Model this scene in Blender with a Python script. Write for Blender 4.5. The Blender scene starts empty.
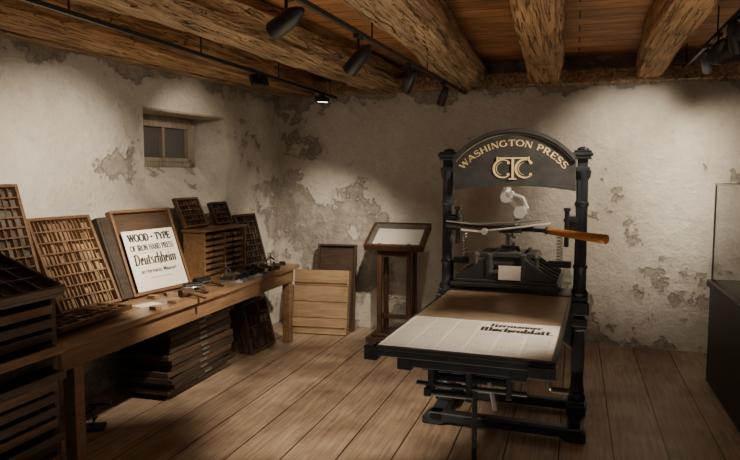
import bpy, bmesh, math, random
from mathutils import Vector, Matrix, Quaternion
random.seed(7)
SC=bpy.context.scene
COL=SC.collection
R=math.radians

# ------------------------------------------------------------------ materials
def newmat(name):
    m=bpy.data.materials.new(name); m.use_nodes=True
    nt=m.node_tree; b=nt.nodes["Principled BSDF"]
    return m,nt,b
def N(nt,t,**k):
    n=nt.nodes.new(t)
    for a,v in k.items(): setattr(n,a,v)
    return n
def ramp(nt,stops):
    n=nt.nodes.new("ShaderNodeValToRGB"); e=n.color_ramp.elements
    while len(e)<len(stops): e.new(0.5)
    for i,(p,c) in enumerate(stops):
        e[i].position=p; e[i].color=(*c,1) if len(c)==3 else c
    return n
def wood(name,c1,c2,scale=(1,1,1),rough=.6,grain=12,bump=.25,dist=.01,crack=False):
    m,nt,b=newmat(name); L=nt.links.new
    tc=N(nt,"ShaderNodeTexCoord"); mp=N(nt,"ShaderNodeMapping"); mp.inputs["Scale"].default_value=scale
    L(tc.outputs["Object"],mp.inputs[0])
    n=N(nt,"ShaderNodeTexNoise"); n.inputs["Scale"].default_value=grain; n.inputs["Detail"].default_value=8; n.inputs["Distortion"].default_value=.6
    L(mp.outputs[0],n.inputs[0])
    n2=N(nt,"ShaderNodeTexNoise"); n2.inputs["Scale"].default_value=2.3; n2.inputs["Detail"].default_value=4
    L(tc.outputs["Object"],n2.inputs[0])
    mx=N(nt,"ShaderNodeMath",operation="MULTIPLY_ADD"); mx.inputs[1].default_value=.6
    mm=N(nt,"ShaderNodeMath",operation="MULTIPLY"); mm.inputs[1].default_value=.4
    L(n2.outputs[0],mm.inputs[0]); L(n.outputs[0],mx.inputs[0]); L(mm.outputs[0],mx.inputs[2])
    oi=N(nt,"ShaderNodeObjectInfo"); ad=N(nt,"ShaderNodeMath",operation="MULTIPLY_ADD"); ad.inputs[1].default_value=.10
    L(oi.outputs["Random"],ad.inputs[0]); L(mx.outputs[0],ad.inputs[2])
    r=ramp(nt,[(.38,c2),(.68,c1)]); L(ad.outputs[0],r.inputs[0])
    out=r.outputs[0]; hh=n.outputs[0]
    if crack:
        for sc_,wd,st in ((2.2,.014,(9,.32,9)),(3.1,.009,(12,.5,12))):
            mp3=N(nt,"ShaderNodeMapping"); mp3.inputs["Scale"].default_value=st; L(tc.outputs["Object"],mp3.inputs[0])
            c=N(nt,"ShaderNodeTexNoise"); c.inputs["Scale"].default_value=sc_; c.inputs["Detail"].default_value=4; c.inputs["Distortion"].default_value=.7; L(mp3.outputs[0],c.inputs[0])
            cr=ramp(nt,[(.5-wd,(1,1,1)),(.5,(.08,.065,.05)),(.5+wd,(1,1,1))]); L(c.outputs[0],cr.inputs[0])
            mu=N(nt,"ShaderNodeMixRGB",blend_type="MULTIPLY"); mu.inputs[0].default_value=.85; L(out,mu.inputs[1]); L(cr.outputs[0],mu.inputs[2]); out=mu.outputs[0]
            am=N(nt,"ShaderNodeMath",operation="ADD"); L(hh,am.inputs[0]); L(cr.outputs[0],am.inputs[1]); hh=am.outputs[0]
    L(out,b.inputs["Base Color"])
    b.inputs["Roughness"].default_value=rough
    bp=N(nt,"ShaderNodeBump"); bp.inputs["Strength"].default_value=bump; bp.inputs["Distance"].default_value=dist
    L(hh,bp.inputs["Height"]); L(bp.outputs[0],b.inputs["Normal"])
    return m
def plain(name,c,rough=.5,metal=0,var=.15,emit=None,es=0):
    m,nt,b=newmat(name); L=nt.links.new
    tc=N(nt,"ShaderNodeTexCoord"); n=N(nt,"ShaderNodeTexNoise"); n.inputs["Scale"].default_value=14; n.inputs["Detail"].default_value=5
    L(tc.outputs["Object"],n.inputs[0])
    r=ramp(nt,[(.3,tuple(x*(1-var) for x in c)),(.7,tuple(min(1,x*(1+var)) for x in c))])
    L(n.outputs[0],r.inputs[0]); L(r.outputs[0],b.inputs["Base Color"])
    b.inputs["Roughness"].default_value=rough; b.inputs["Metallic"].default_value=metal
    if emit: b.inputs["Emission Color"].default_value=(*emit,1); b.inputs["Emission Strength"].default_value=es
    return m
def plaster(name):
    m,nt,b=newmat(name); L=nt.links.new
    tc=N(nt,"ShaderNodeNewGeometry"); P=tc.outputs["Position"]
    big=N(nt,"ShaderNodeTexNoise"); big.inputs["Scale"].default_value=1.6; big.inputs["Detail"].default_value=9; big.inputs["Roughness"].default_value=.62
    fine=N(nt,"ShaderNodeTexNoise"); fine.inputs["Scale"].default_value=8; fine.inputs["Detail"].default_value=10; fine.inputs["Roughness"].default_value=.7
    tiny=N(nt,"ShaderNodeTexNoise"); tiny.inputs["Scale"].default_value=34; tiny.inputs["Detail"].default_value=6
    pale=N(nt,"ShaderNodeTexNoise"); pale.inputs["Scale"].default_value=3.1; pale.inputs["Detail"].default_value=8; pale.inputs["Roughness"].default_value=.66
    for q in (big,fine,tiny,pale): L(P,q.inputs[0])
    base=ramp(nt,[(.28,(.56,.535,.49)),(.42,(.71,.69,.64)),(.7,(.79,.77,.72))]); L(fine.outputs[0],base.inputs[0])
    pm=ramp(nt,[(.51,(0,0,0)),(.57,(1,1,1))]); L(pale.outputs[0],pm.inputs[0])
    pmix=N(nt,"ShaderNodeMixRGB"); pmk=N(nt,"ShaderNodeMath",operation="MULTIPLY"); pmk.inputs[1].default_value=.45; L(pm.outputs[0],pmk.inputs[0]); L(pmk.outputs[0],pmix.inputs[0]); L(base.outputs[0],pmix.inputs[1]); pmix.inputs[2].default_value=(.85,.83,.78,1)
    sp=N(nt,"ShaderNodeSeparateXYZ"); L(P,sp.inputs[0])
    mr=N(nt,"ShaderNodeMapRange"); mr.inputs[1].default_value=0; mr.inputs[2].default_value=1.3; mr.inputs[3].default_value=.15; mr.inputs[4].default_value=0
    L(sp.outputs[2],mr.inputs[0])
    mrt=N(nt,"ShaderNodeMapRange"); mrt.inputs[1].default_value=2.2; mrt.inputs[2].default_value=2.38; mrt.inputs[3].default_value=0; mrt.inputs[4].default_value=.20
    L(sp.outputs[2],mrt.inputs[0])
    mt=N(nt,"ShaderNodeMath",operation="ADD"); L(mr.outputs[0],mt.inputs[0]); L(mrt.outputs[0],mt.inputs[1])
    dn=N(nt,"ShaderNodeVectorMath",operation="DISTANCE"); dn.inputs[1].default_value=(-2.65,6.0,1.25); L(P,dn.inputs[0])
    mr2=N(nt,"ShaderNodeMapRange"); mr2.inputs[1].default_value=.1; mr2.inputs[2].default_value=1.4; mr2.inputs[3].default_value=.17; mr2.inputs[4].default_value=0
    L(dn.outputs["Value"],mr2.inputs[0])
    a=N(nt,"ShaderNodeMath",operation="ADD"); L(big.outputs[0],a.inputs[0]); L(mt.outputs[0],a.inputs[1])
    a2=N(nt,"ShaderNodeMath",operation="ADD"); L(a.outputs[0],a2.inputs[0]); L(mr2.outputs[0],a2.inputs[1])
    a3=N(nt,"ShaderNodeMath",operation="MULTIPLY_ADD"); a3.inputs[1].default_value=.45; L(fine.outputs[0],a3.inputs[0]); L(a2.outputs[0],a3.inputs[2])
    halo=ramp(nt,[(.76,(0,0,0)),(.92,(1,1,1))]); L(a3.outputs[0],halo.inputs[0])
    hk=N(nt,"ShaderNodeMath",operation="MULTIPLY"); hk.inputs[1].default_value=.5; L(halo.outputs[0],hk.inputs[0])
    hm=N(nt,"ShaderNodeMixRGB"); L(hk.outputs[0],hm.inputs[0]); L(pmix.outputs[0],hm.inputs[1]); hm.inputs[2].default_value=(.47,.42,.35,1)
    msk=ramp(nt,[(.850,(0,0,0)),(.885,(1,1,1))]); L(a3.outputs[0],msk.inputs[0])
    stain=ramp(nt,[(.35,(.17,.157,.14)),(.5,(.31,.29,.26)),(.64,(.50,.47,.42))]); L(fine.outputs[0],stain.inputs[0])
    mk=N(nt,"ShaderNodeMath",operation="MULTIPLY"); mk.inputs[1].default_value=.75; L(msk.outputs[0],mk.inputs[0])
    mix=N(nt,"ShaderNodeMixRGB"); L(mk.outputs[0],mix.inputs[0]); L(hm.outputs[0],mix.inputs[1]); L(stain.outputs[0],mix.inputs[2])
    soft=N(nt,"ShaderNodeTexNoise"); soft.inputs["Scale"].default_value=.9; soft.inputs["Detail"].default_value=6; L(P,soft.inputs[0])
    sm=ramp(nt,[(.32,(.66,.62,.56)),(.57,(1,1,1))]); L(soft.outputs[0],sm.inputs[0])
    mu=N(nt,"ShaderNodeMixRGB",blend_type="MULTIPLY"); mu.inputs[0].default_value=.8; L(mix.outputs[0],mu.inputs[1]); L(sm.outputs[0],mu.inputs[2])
    L(mu.outputs[0],b.inputs["Base Color"]); b.inputs["Roughness"].default_value=.9
    h=N(nt,"ShaderNodeMath",operation="MULTIPLY_ADD"); h.inputs[1].default_value=-.5; L(msk.outputs[0],h.inputs[0])
    h2=N(nt,"ShaderNodeMath",operation="MULTIPLY_ADD"); h2.inputs[1].default_value=.25; L(tiny.outputs[0],h2.inputs[0]); L(fine.outputs[0],h2.inputs[2])
    h3=N(nt,"ShaderNodeMath",operation="MULTIPLY_ADD"); h3.inputs[1].default_value=.3; L(pale.outputs[0],h3.inputs[0]); L(h2.outputs[0],h3.inputs[2])
    h4=N(nt,"ShaderNodeMath",operation="MULTIPLY_ADD"); h4.inputs[1].default_value=1.6; L(big.outputs[0],h4.inputs[0]); L(h3.outputs[0],h4.inputs[2])
    L(h4.outputs[0],h.inputs[2])
    bp=N(nt,"ShaderNodeBump"); bp.inputs["Strength"].default_value=.85; bp.inputs["Distance"].default_value=.035
    L(h.outputs[0],bp.inputs["Height"]); L(bp.outputs[0],b.inputs["Normal"])
    return m
def planks(name,c1,c2,w,length,alongY=True,rough=.45,gap=.006,gc=.5,knots=False):
    m,nt,b=newmat(name); L=nt.links.new
    tc=N(nt,"ShaderNodeTexCoord"); mp=N(nt,"ShaderNodeMapping")
    L(tc.outputs["Object"],mp.inputs[0])
    if alongY: mp.inputs["Rotation"].default_value=(0,0,R(90)); mp.inputs["Location"].default_value=(2.2,.05,0)
    br=N(nt,"ShaderNodeTexBrick"); br.offset=.43; br.inputs["Scale"].default_value=1
    br.inputs["Brick Width"].default_value=length; br.inputs["Row Height"].default_value=w
    br.inputs["Mortar Size"].default_value=gap; br.inputs["Mortar Smooth"].default_value=.3
    br.inputs["Color1"].default_value=(*c1,1); br.inputs["Color2"].default_value=(*c2,1); br.inputs["Mortar"].default_value=(.03,.02,.015,1)
    L(mp.outputs[0],br.inputs[0])
    g=N(nt,"ShaderNodeTexNoise"); g.inputs["Scale"].default_value=5; g.inputs["Detail"].default_value=10; g.inputs["Roughness"].default_value=.62; g.inputs["Distortion"].default_value=.4
    mp2=N(nt,"ShaderNodeMapping"); mp2.inputs["Scale"].default_value=(10,.5,1) if alongY else (.7,6,1)
    L(tc.outputs["Object"],mp2.inputs[0]); L(mp2.outputs[0],g.inputs[0])
    gr=ramp(nt,[(.34,(gc,gc*.95,gc*.92)),(.6,(1.1,1.08,1.06))]); L(g.outputs[0],gr.inputs[0])
    d=N(nt,"ShaderNodeTexNoise"); d.inputs["Scale"].default_value=2.6; d.inputs["Detail"].default_value=8; L(tc.outputs["Object"],d.inputs[0])
    dr=ramp(nt,[(.3,(.55,.52,.50)),(.58,(1,1,1))]); L(d.outputs[0],dr.inputs[0])
    mu=N(nt,"ShaderNodeMixRGB",blend_type="MULTIPLY"); mu.inputs[0].default_value=1; L(br.outputs[0],mu.inputs[1]); L(gr.outputs[0],mu.inputs[2])
    mu2=N(nt,"ShaderNodeMixRGB",blend_type="MULTIPLY"); mu2.inputs[0].default_value=1; L(mu.outputs[0],mu2.inputs[1]); L(dr.outputs[0],mu2.inputs[2])
    out=mu2.outputs[0]
    if knots:
        for sc4,lo,hi in (((3.6,1.7,1),.02,.065),((7.1,2.2,1),.012,.03)):
            mp4=N(nt,"ShaderNodeMapping"); mp4.inputs["Scale"].default_value=sc4; L(tc.outputs["Object"],mp4.inputs[0])
            vo=N(nt,"ShaderNodeTexVoronoi"); vo.inputs["Scale"].default_value=1; L(mp4.outputs[0],vo.inputs[0])
            kr=ramp(nt,[(lo,(.3,.25,.22)),(hi,(1,1,1))]); L(vo.outputs["Distance"],kr.inputs[0])
            mu3=N(nt,"ShaderNodeMixRGB",blend_type="MULTIPLY"); mu3.inputs[0].default_value=.8; L(out,mu3.inputs[1]); L(kr.outputs[0],mu3.inputs[2]); out=mu3.outputs[0]
    L(out,b.inputs["Base Color"]); b.inputs["Roughness"].default_value=rough
    s=N(nt,"ShaderNodeMath",operation="MULTIPLY_ADD"); s.inputs[1].default_value=-1.0; L(br.outputs["Fac"],s.inputs[0])
    gm=N(nt,"ShaderNodeMath",operation="MULTIPLY"); gm.inputs[1].default_value=.3; L(g.outputs[0],gm.inputs[0]); L(gm.outputs[0],s.inputs[2])
    bp=N(nt,"ShaderNodeBump"); bp.inputs["Strength"].default_value=.45; bp.inputs["Distance"].default_value=.006
    L(s.outputs[0],bp.inputs["Height"]); L(bp.outputs[0],b.inputs["Normal"])
    return m
M={}
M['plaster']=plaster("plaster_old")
M['floor']=planks("floor_planks",(.49,.375,.285),(.38,.285,.21),.29,9.0,rough=.45,gap=.005,gc=.58,knots=True)
M['ceil']=planks("ceiling_boards",(.58,.29,.115),(.35,.17,.07),.21,2.6,alongY=False,rough=.7)
M['beam']=wood("beam_wood",(.62,.44,.26),(.25,.155,.085),(4,.3,4),.85,7,1,.035,crack=True)
M['beamo']=wood("beam_orange_wood",(.62,.38,.185),(.25,.135,.06),(4,.3,4),.8,7,.95,.025,crack=True)
M['frame']=wood("window_weathered_wood",(.42,.36,.28),(.20,.165,.125),(5,5,1),.8,6,.4)
M['table']=wood("table_wood",(.33,.205,.115),(.135,.078,.042),(5,.5,5),.36,6,.15)
M['case']=wood("case_wood",(.21,.115,.058),(.08,.042,.021),(1,6,6),.5,6,.2)
M['casel']=wood("case_light_wood",(.33,.19,.095),(.14,.075,.035),(1,6,6),.5,6,.2)
M['cased']=wood("case_dark_wood",(.085,.052,.033),(.028,.018,.012),(1,6,6),.5,6,.2)
M['casek']=wood("case_blackened_wood",(.046,.030,.020),(.015,.010,.007),(1,6,6),.7,6,.4)
M['casew']=wood("cabinet_worn_brown_wood",(.095,.058,.036),(.032,.019,.012),(1,6,6),.65,6,.4)
M['crate']=wood("crate_wood",(.40,.27,.155),(.20,.13,.07),(1,8,8),.65,5,.3)
M['podium']=wood("podium_wood",(.11,.055,.032),(.035,.018,.012),(6,6,1),.4,6,.1)
M['grip']=wood("grip_wood",(.55,.24,.07),(.36,.13,.035),(1,6,6),.3,6,.05)
M['iron']=plain("black_iron",(.034,.035,.038),.38,.25,.3)
M['ironh']=plain("grey_painted_iron",(.066,.066,.066),.42,.15,.2)
M['ironb']=plain("blue_black_iron",(.033,.038,.047),.38,.3,.3)
M['steel']=plain("bright_steel",(.85,.84,.82),.30,.6,.06)
M['steeld']=plain("dull_steel",(.36,.36,.35),.35,.85,.2)
M['gold']=plain("gold_paint",(.88,.71,.40),.45,.05,.08)
M['paper']=plain("white_paper",(.80,.77,.70),.8,0,.03)
M['sheet']=plain("newsprint_paper",(.70,.685,.65),.8,0,.05)
M['faint']=plain("faded_print",(.50,.485,.455),.8,0,.1)
M['parch']=plain("tan_parchment",(.32,.245,.165),.36,.05,.18)
M['ink']=plain("black_ink",(.015,.014,.013),.6)
M['black']=plain("black_paint",(.012,.012,.013),.45)
M['type']=plain("lead_type",(.10,.095,.09),.5,.4,.5)
M['typew']=plain("wood_type",(.20,.13,.075),.5,0,.5)
M['dark']=plain("dark_plinth",(.014,.014,.016),.5)
M['lens']=plain("lamp_lens",(1,1,1),.3,0,0,(1,.88,.7),14)
M['rubber']=plain("roller_rubber",(.02,.018,.017),.35)
def glassmat(name,col,alpha):
    m,nt,b=newmat(name); b.inputs["Base Color"].default_value=(*col,1); b.inputs["Roughness"].default_value=.06
    b.inputs["Alpha"].default_value=alpha; b.inputs["Specular IOR Level"].default_value=.6
    n=N(nt,"ShaderNodeTexNoise"); n.inputs["Scale"].default_value=6
    mr=N(nt,"ShaderNodeMapRange"); mr.inputs[3].default_value=.04; mr.inputs[4].default_value=.1
    nt.links.new(n.outputs[0],mr.inputs[0]); nt.links.new(mr.outputs[0],b.inputs["Roughness"])
    return m
M['glass']=glassmat("clear_case_glass",(.4,.45,.45),.12)
M['pane']=glassmat("dark_window_glass",(.11,.11,.11),1)

# ------------------------------------------------------------------ builder
class MB:
    def __init__(s): s.bm=bmesh.new()
    def _add(s,verts,faces,mx=None):
        vs=[s.bm.verts.new((mx@Vector(v)) if mx else v) for v in verts]
        for f in faces:
            try: s.bm.faces.new([vs[i] for i in f])
            except ValueError: pass
        return s
    def box(s,c,d,rot=None,taper=1.0):
        x,y,z=d[0]/2,d[1]/2,d[2]/2; t=taper
        v=[(-x,-y,-z),(x,-y,-z),(x,y,-z),(-x,y,-z),(-x*t,-y*t,z),(x*t,-y*t,z),(x*t,y*t,z),(-x*t,y*t,z)]
        mx=Matrix.Translation(c)
        if rot: mx=mx@rot
        return s._add(v,[(0,3,2,1),(4,5,6,7),(0,1,5,4),(1,2,6,5),(2,3,7,6),(3,0,4,7)],mx)
    def bx(s,x0,x1,y0,y1,z0,z1): return s.box(((x0+x1)/2,(y0+y1)/2,(z0+z1)/2),(abs(x1-x0),abs(y1-y0),abs(z1-z0)))
    def cyl(s,a,b,r0,r1=None,seg=16):
        a=Vector(a);b=Vector(b); r1=r0 if r1 is None else r1
        q=(b-a).to_track_quat('Z','Y').to_matrix().to_4x4(); mx=Matrix.Translation(a)@q; h=(b-a).length
        v=[];n=seg
        for k,(r,z) in enumerate(((r0,0),(r1,h))):
            for i in range(n): v.append((r*math.cos(2*math.pi*i/n),r*math.sin(2*math.pi*i/n),z))
        f=[(i,(i+1)%n,n+(i+1)%n,n+i) for i in range(n)]+[tuple(range(n-1,-1,-1)),tuple(range(n,2*n))]
        return s._add(v,f,mx)
    def lathe(s,prof,mx=None,seg=20):
        n=seg;v=[]
        for r,z in prof:
            for i in range(n): v.append((r*math.cos(2*math.pi*i/n),r*math.sin(2*math.pi*i/n),z))
        f=[]
        for k in range(len(prof)-1):
            for i in range(n): f.append((k*n+i,k*n+(i+1)%n,(k+1)*n+(i+1)%n,(k+1)*n+i))
        f.append(tuple(range(n-1,-1,-1))); f.append(tuple(range((len(prof)-1)*n,len(prof)*n)))
        return s._add(v,f,mx)
    def latheline(s,a,b,prof,seg=16):
        a=Vector(a);b=Vector(b);h=(b-a).length
        q=(b-a).to_track_quat('Z','Y').to_matrix().to_4x4()
        return s.lathe([(r,t*h) for r,t in prof],Matrix.Translation(a)@q,seg)
    def tube(s,pts,r,seg=8):
        pts=[Vector(p) for p in pts]; v=[];n=seg; m=len(pts)
        for k,p in enumerate(pts):
            t=(pts[min(k+1,m-1)]-pts[max(k-1,0)]).normalized(); q=t.to_track_quat('Z','Y')
            rr=r[k] if isinstance(r,(list,tuple)) else r
            for i in range(n): v.append(p+q@Vector((rr*math.cos(2*math.pi*i/n),rr*math.sin(2*math.pi*i/n),0)))
        f=[]
        for k in range(m-1):
            for i in range(n): f.append((k*n+i,k*n+(i+1)%n,(k+1)*n+(i+1)%n,(k+1)*n+i))
        f.append(tuple(range(n-1,-1,-1))); f.append(tuple(range((m-1)*n,m*n)))
        return s._add(v,f)
    def poly(s,pts,y0,y1,mx=None):
        """extrude an xz outline from y0 to y1"""
        n=len(pts); v=[(x,y0,z) for x,z in pts]+[(x,y1,z) for x,z in pts]
        f=[tuple(range(n)),tuple(range(2*n-1,n-1,-1))]+[(i,n+i,n+(i+1)%n,(i+1)%n) for i in range(n)]
        return s._add(v,f,mx)
    def strip(s,inner,outer,y0,y1,mx=None):
        n=len(inner)
        for i in range(n-1):
            q=[inner[i],inner[i+1],outer[i+1],outer[i]]
            s.poly(q,y0,y1,mx)
        return s
    def mesh(s,me,mx):
        vs=[s.bm.verts.new(mx@v.co) for v in me.vertices]
        for p in me.polygons:
            try: s.bm.faces.new([vs[i] for i in p.vertices])
            except ValueError: pass
        return s
    def obj(s,name,mat,parent=None,bevel=0,smooth=False,mx=None,label=None):
        bmesh.ops.recalc_face_normals(s.bm,faces=s.bm.faces)
        me=bpy.data.meshes.new(name); s.bm.to_mesh(me); s.bm.free()
        o=bpy.data.objects.new(name,me); COL.objects.link(o); me.materials.append(mat)
        if smooth:
            for p in me.polygons: p.use_smooth=True
            me.set_sharp_from_angle(angle=R(38))
        if bevel:
            b=o.modifiers.new("bevel",'BEVEL'); b.width=bevel; b.segments=2; b.limit_method='ANGLE'; b.angle_limit=R(40)
        if parent: o.parent=parent
        if mx is not None: o.matrix_local=mx
        if label: o["label"]=label
        return o
def thing(name,mx,label,cat,group=None):
    e=bpy.data.objects.new(name,None); COL.objects.link(e); e.empty_display_size=.1
    e.matrix_world=mx if isinstance(mx,Matrix) else Matrix.Translation(mx)
    e["label"]=label; e["category"]=cat
    if group: e["group"]=group
    return e
def tag(o,label,cat,group=None):
    o["label"]=label; o["category"]=cat
    if group: o["group"]=group
    return o
def struct(o): o["kind"]="structure"; return o
def frame3(bl,br,tl):
    bl=Vector(bl);x=(Vector(br)-bl).normalized(); z=Vector(tl)-bl; z=(z-x*z.dot(x)).normalized(); y=z.cross(x)
    m=Matrix((x,y,z)).transposed().to_4x4(); m.translation=bl; return m
def text_mesh(s,size,ext=.001,off=0.0,align='CENTER',shear=0):
    cu=bpy.data.curves.new("t",'FONT'); cu.body=s; cu.size=size; cu.extrude=ext; cu.offset=off; cu.align_x=align; cu.shear=shear; cu.resolution_u=3
    o=bpy.data.objects.new("t",cu); COL.objects.link(o); dg=bpy.context.evaluated_depsgraph_get(); dg.update()
    me=bpy.data.meshes.new_from_object(o.evaluated_get(dg)); bpy.data.objects.remove(o); return me
TX=Matrix.Rotation(R(90),4,'X')
# ---- a small bracketed-serif capital alphabet (cell height 1, xz outline)
G={
'A':(.80,[('l',.07,0,.40,1,0),('l',.73,0,.38,1,1),('l',.18,.33,.62,.33,0),('s',.07,0),('s',.73,0)]),
'S':(.66,[('a',.33,.74,.23,.23,20,270,1),('a',.33,.26,.25,.25,-160,90,1)]),
'H':(.80,[('l',.15,0,.15,1,1),('l',.65,0,.65,1,1),('l',.15,.5,.65,.5,0),('s',.15,0),('s',.65,0),('s',.15,1),('s',.65,1)]),
'I':(.36,[('l',.18,0,.18,1,1),('s',.18,0),('s',.18,1)]),
'N':(.82,[('l',.14,0,.14,1,0),('l',.16,1,.66,0,1),('l',.68,0,.68,1,0),('s',.14,0),('s',.14,1),('s',.68,1)]),
'G':(.86,[('a',.42,.5,.34,.46,50,310,1),('l',.70,.08,.70,.45,1),('s',.70,.45)]),
'T':(.74,[('l',.37,0,.37,1,1),('l',.05,.96,.69,.96,0),('l',.07,.76,.07,1,0),('l',.67,.76,.67,1,0),('s',.37,0)]),
'O':(.86,[('a',.43,.5,.36,.46,0,360,1)]),
'P':(.68,[('l',.16,0,.16,1,1),('a',.34,.73,.24,.25,-90,90,1),('l',.16,.97,.34,.97,0),('l',.16,.48,.34,.48,0),('s',.16,0),('s',.12,1)]),
'R':(.80,[('l',.16,0,.16,1,1),('a',.34,.73,.24,.25,-90,90,1),('l',.16,.97,.34,.97,0),('l',.16,.48,.34,.48,0),('l',.38,.48,.66,0,1),('s',.16,0),('s',.12,1),('s',.68,0)]),
'E':(.70,[('l',.16,0,.16,1,1),('l',.1,.96,.62,.96,0),('l',.16,.5,.48,.5,0),('l',.1,.04,.62,.04,0),('l',.61,.78,.61,1,0),('l',.61,0,.61,.22,0),('l',.48,.4,.48,.6,0)]),
'W':(1.05,[('l',.08,1,.32,0,1),('l',.32,0,.52,1,0),('l',.52,1,.76,0,1),('l',.76,0,.97,1,0),('s',.08,1),('s',.52,1),('s',.97,1)]),
'D':(.80,[('l',.16,0,.16,1,1),('a',.34,.5,.36,.46,-90,90,1),('l',.08,.96,.34,.96,0),('l',.08,.04,.34,.04,0)]),
'Y':(.78,[('l',.08,1,.39,.42,1),('l',.70,1,.39,.42,0),('l',.39,0,.39,.48,1),('s',.08,1),('s',.70,1),('s',.39,0)]),
'F':(.68,[('l',.16,0,.16,1,1),('l',.1,.96,.62,.96,0),('l',.16,.5,.48,.5,0),('l',.61,.76,.61,1,0),('s',.16,0)]),
'\u2022':(.40,[('a',.20,.5,.06,.06,0,360,1)]),
' ':(.38,[]),'.':(.3,[('l',.15,0,.15,.14,1)]),
}
# ---- blackletter forms: heavy broken stems with hairlines
K_={
'n':(.60,[('l',.14,0,.14,.62,1),('l',.46,0,.46,.58,1),('l',.14,.50,.46,.64,0)]),
'm':(.92,[('l',.14,0,.14,.62,1),('l',.46,0,.46,.58,1),('l',.78,0,.78,.58,1),('l',.14,.50,.46,.64,0),('l',.46,.50,.78,.64,0)]),
'r':(.46,[('l',.14,0,.14,.62,1),('l',.40,.44,.26,.66,1),('l',.14,.48,.30,.62,0)]),
'e':(.52,[('l',.14,.02,.14,.58,1),('l',.40,.34,.34,.64,1),('l',.14,.56,.40,.64,0),('l',.12,.02,.44,.10,0),('l',.14,.30,.42,.38,0)]),
'a':(.58,[('l',.44,0,.44,.6,1),('l',.14,.02,.14,.34,1),('l',.12,.54,.44,.64,0),('l',.14,.32,.44,.38,0),('l',.14,.0,.44,.08,0)]),
'o':(.58,[('l',.14,.02,.14,.6,1),('l',.44,.02,.44,.6,1),('l',.12,.56,.46,.64,0),('l',.12,.0,.46,.08,0)]),
'c':(.46,[('l',.14,.02,.14,.6,1),('l',.12,.56,.40,.64,0),('l',.12,.0,.42,.08,0),('l',.38,.48,.36,.64,1)]),
'h':(.60,[('l',.14,0,.14,1,1),('l',.46,-.1,.46,.58,1),('l',.14,.50,.46,.64,0)]),
'b':(.60,[('l',.14,.02,.14,1,1),('l',.46,.02,.46,.58,1),('l',.14,.52,.46,.64,0),('l',.12,.0,.48,.08,0)]),
'l':(.30,[('l',.15,0,.15,1,1)]),
't':(.42,[('l',.18,0,.18,.84,1),('l',.02,.58,.40,.64,0),('l',.16,.0,.38,.08,0)]),
'u':(.60,[('l',.14,.02,.14,.62,1),('l',.46,0,.46,.62,1),('l',.14,.0,.46,.10,0)]),
's':(.50,[('l',.16,.34,.16,.6,1),('l',.36,.04,.36,.32,1),('l',.14,.58,.42,.64,0),('l',.08,.02,.38,.08,0),('l',.40,.26,.14,.38,0)]),
'i':(.30,[('l',.15,0,.15,.62,1),('l',.15,.76,.15,.90,1)]),
'D':(.92,[('a',.42,.48,.36,.46,-120,115,1),('l',.26,.06,.26,.9,1),('l',.04,.84,.40,1.0,0),('l',.06,.02,.44,.06,0)]),
'H':(.86,[('l',.22,.02,.22,.96,1),('l',.66,-.08,.66,.52,1),('l',.22,.44,.66,.58,0),('l',.02,.86,.34,1.0,0),('a',.40,.80,.20,.14,0,170,1),('l',.06,.0,.30,.08,0)]),
'W':(1.12,[('l',.20,.04,.20,.96,1),('l',.56,.04,.56,.96,1),('l',.94,.04,.94,.90,1),('l',.20,.02,.56,.14,0),('l',.56,.02,.94,.14,0),('l',.02,.84,.24,1.0,0),('l',.40,.86,.60,1.0,0),('l',.80,.98,1.0,.86,0)]),
'.':(.26,[('l',.12,0,.12,.14,1)]),' ':(.34,[]),
}
def glyph(b,g_,mx,h,xs=1,thk=.15,thin=.06,y0=-.0006,y1=0,S=False,sh=0):
    def T_(p): return [((x+sh*z)*h,z*h) for x,z in p]
    for g in g_[1]:
        if g[0]=='l':
            _,xa,za,xb,zb,k=g; w=(thk if k else thin)
            ddx=(xb-xa)*xs; ddz=zb-za; Ln=math.hypot(ddx,ddz); nx=-ddz/Ln*w/2; nz=ddx/Ln*w/2
            if abs(ddx)<1e-6 or abs(ddz)<abs(ddx)*.6: pts=[(xa*xs+nx,za+nz),(xb*xs+nx,zb+nz),(xb*xs-nx,zb-nz),(xa*xs-nx,za-nz)]
            else:
                hw_=w/2*Ln/abs(ddz); pts=[(xa*xs-hw_,za),(xb*xs-hw_,zb),(xb*xs+hw_,zb),(xa*xs+hw_,za)]
            b.poly(T_(pts),y0,y1,mx)
        elif g[0]=='s':
            _,x,z=g; z0=z if z<.3 or abs(z-.45)<.01 else z-thin*.9; q=.15*min(1,xs+.2)
            b.poly(T_([(x*xs-q,z0),(x*xs+q,z0),(x*xs+q,z0+thin*.9),(x*xs-q,z0+thin*.9)]),y0,y1,mx)
        else:
            _,cx,cz_,rx,rz,a0,a1,k=g; n=16; inn=[];out=[]
            for i in range(n+1):
                a=R(a0+(a1-a0)*i/n); w=thin+(thk-thin)*abs(math.cos(a))
                if S: w=thin+(thk-thin)*max(abs(math.cos(a))**2*.55,abs(math.sin(a)) if (a0==20 and a>R(200)) or (a0==-160 and a>R(45)) else 0)
                c,s_=math.cos(a),math.sin(a)
                inn.append((cx*xs+(rx*xs-w/2)*c,cz_+(rz-w/2)*s_)); out.append((cx*xs+(rx*xs+w/2)*c,cz_+(rz+w/2)*s_))
            b.strip(T_(inn),T_(out),y0,y1,mx)
def serif(b,s,mx,h,xs=1,fit=None,D=G,**k):
    tot=sum(D[c][0] for c in s)*xs*h
    if fit: xs*=fit/tot; tot=fit
    x=-tot/2
    for c in s: glyph(b,D[c],mx@Matrix.Translation((x,0,0)),h,xs,S=(c=='S' and D is G),**k); x+=D[c][0]*xs*h

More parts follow.
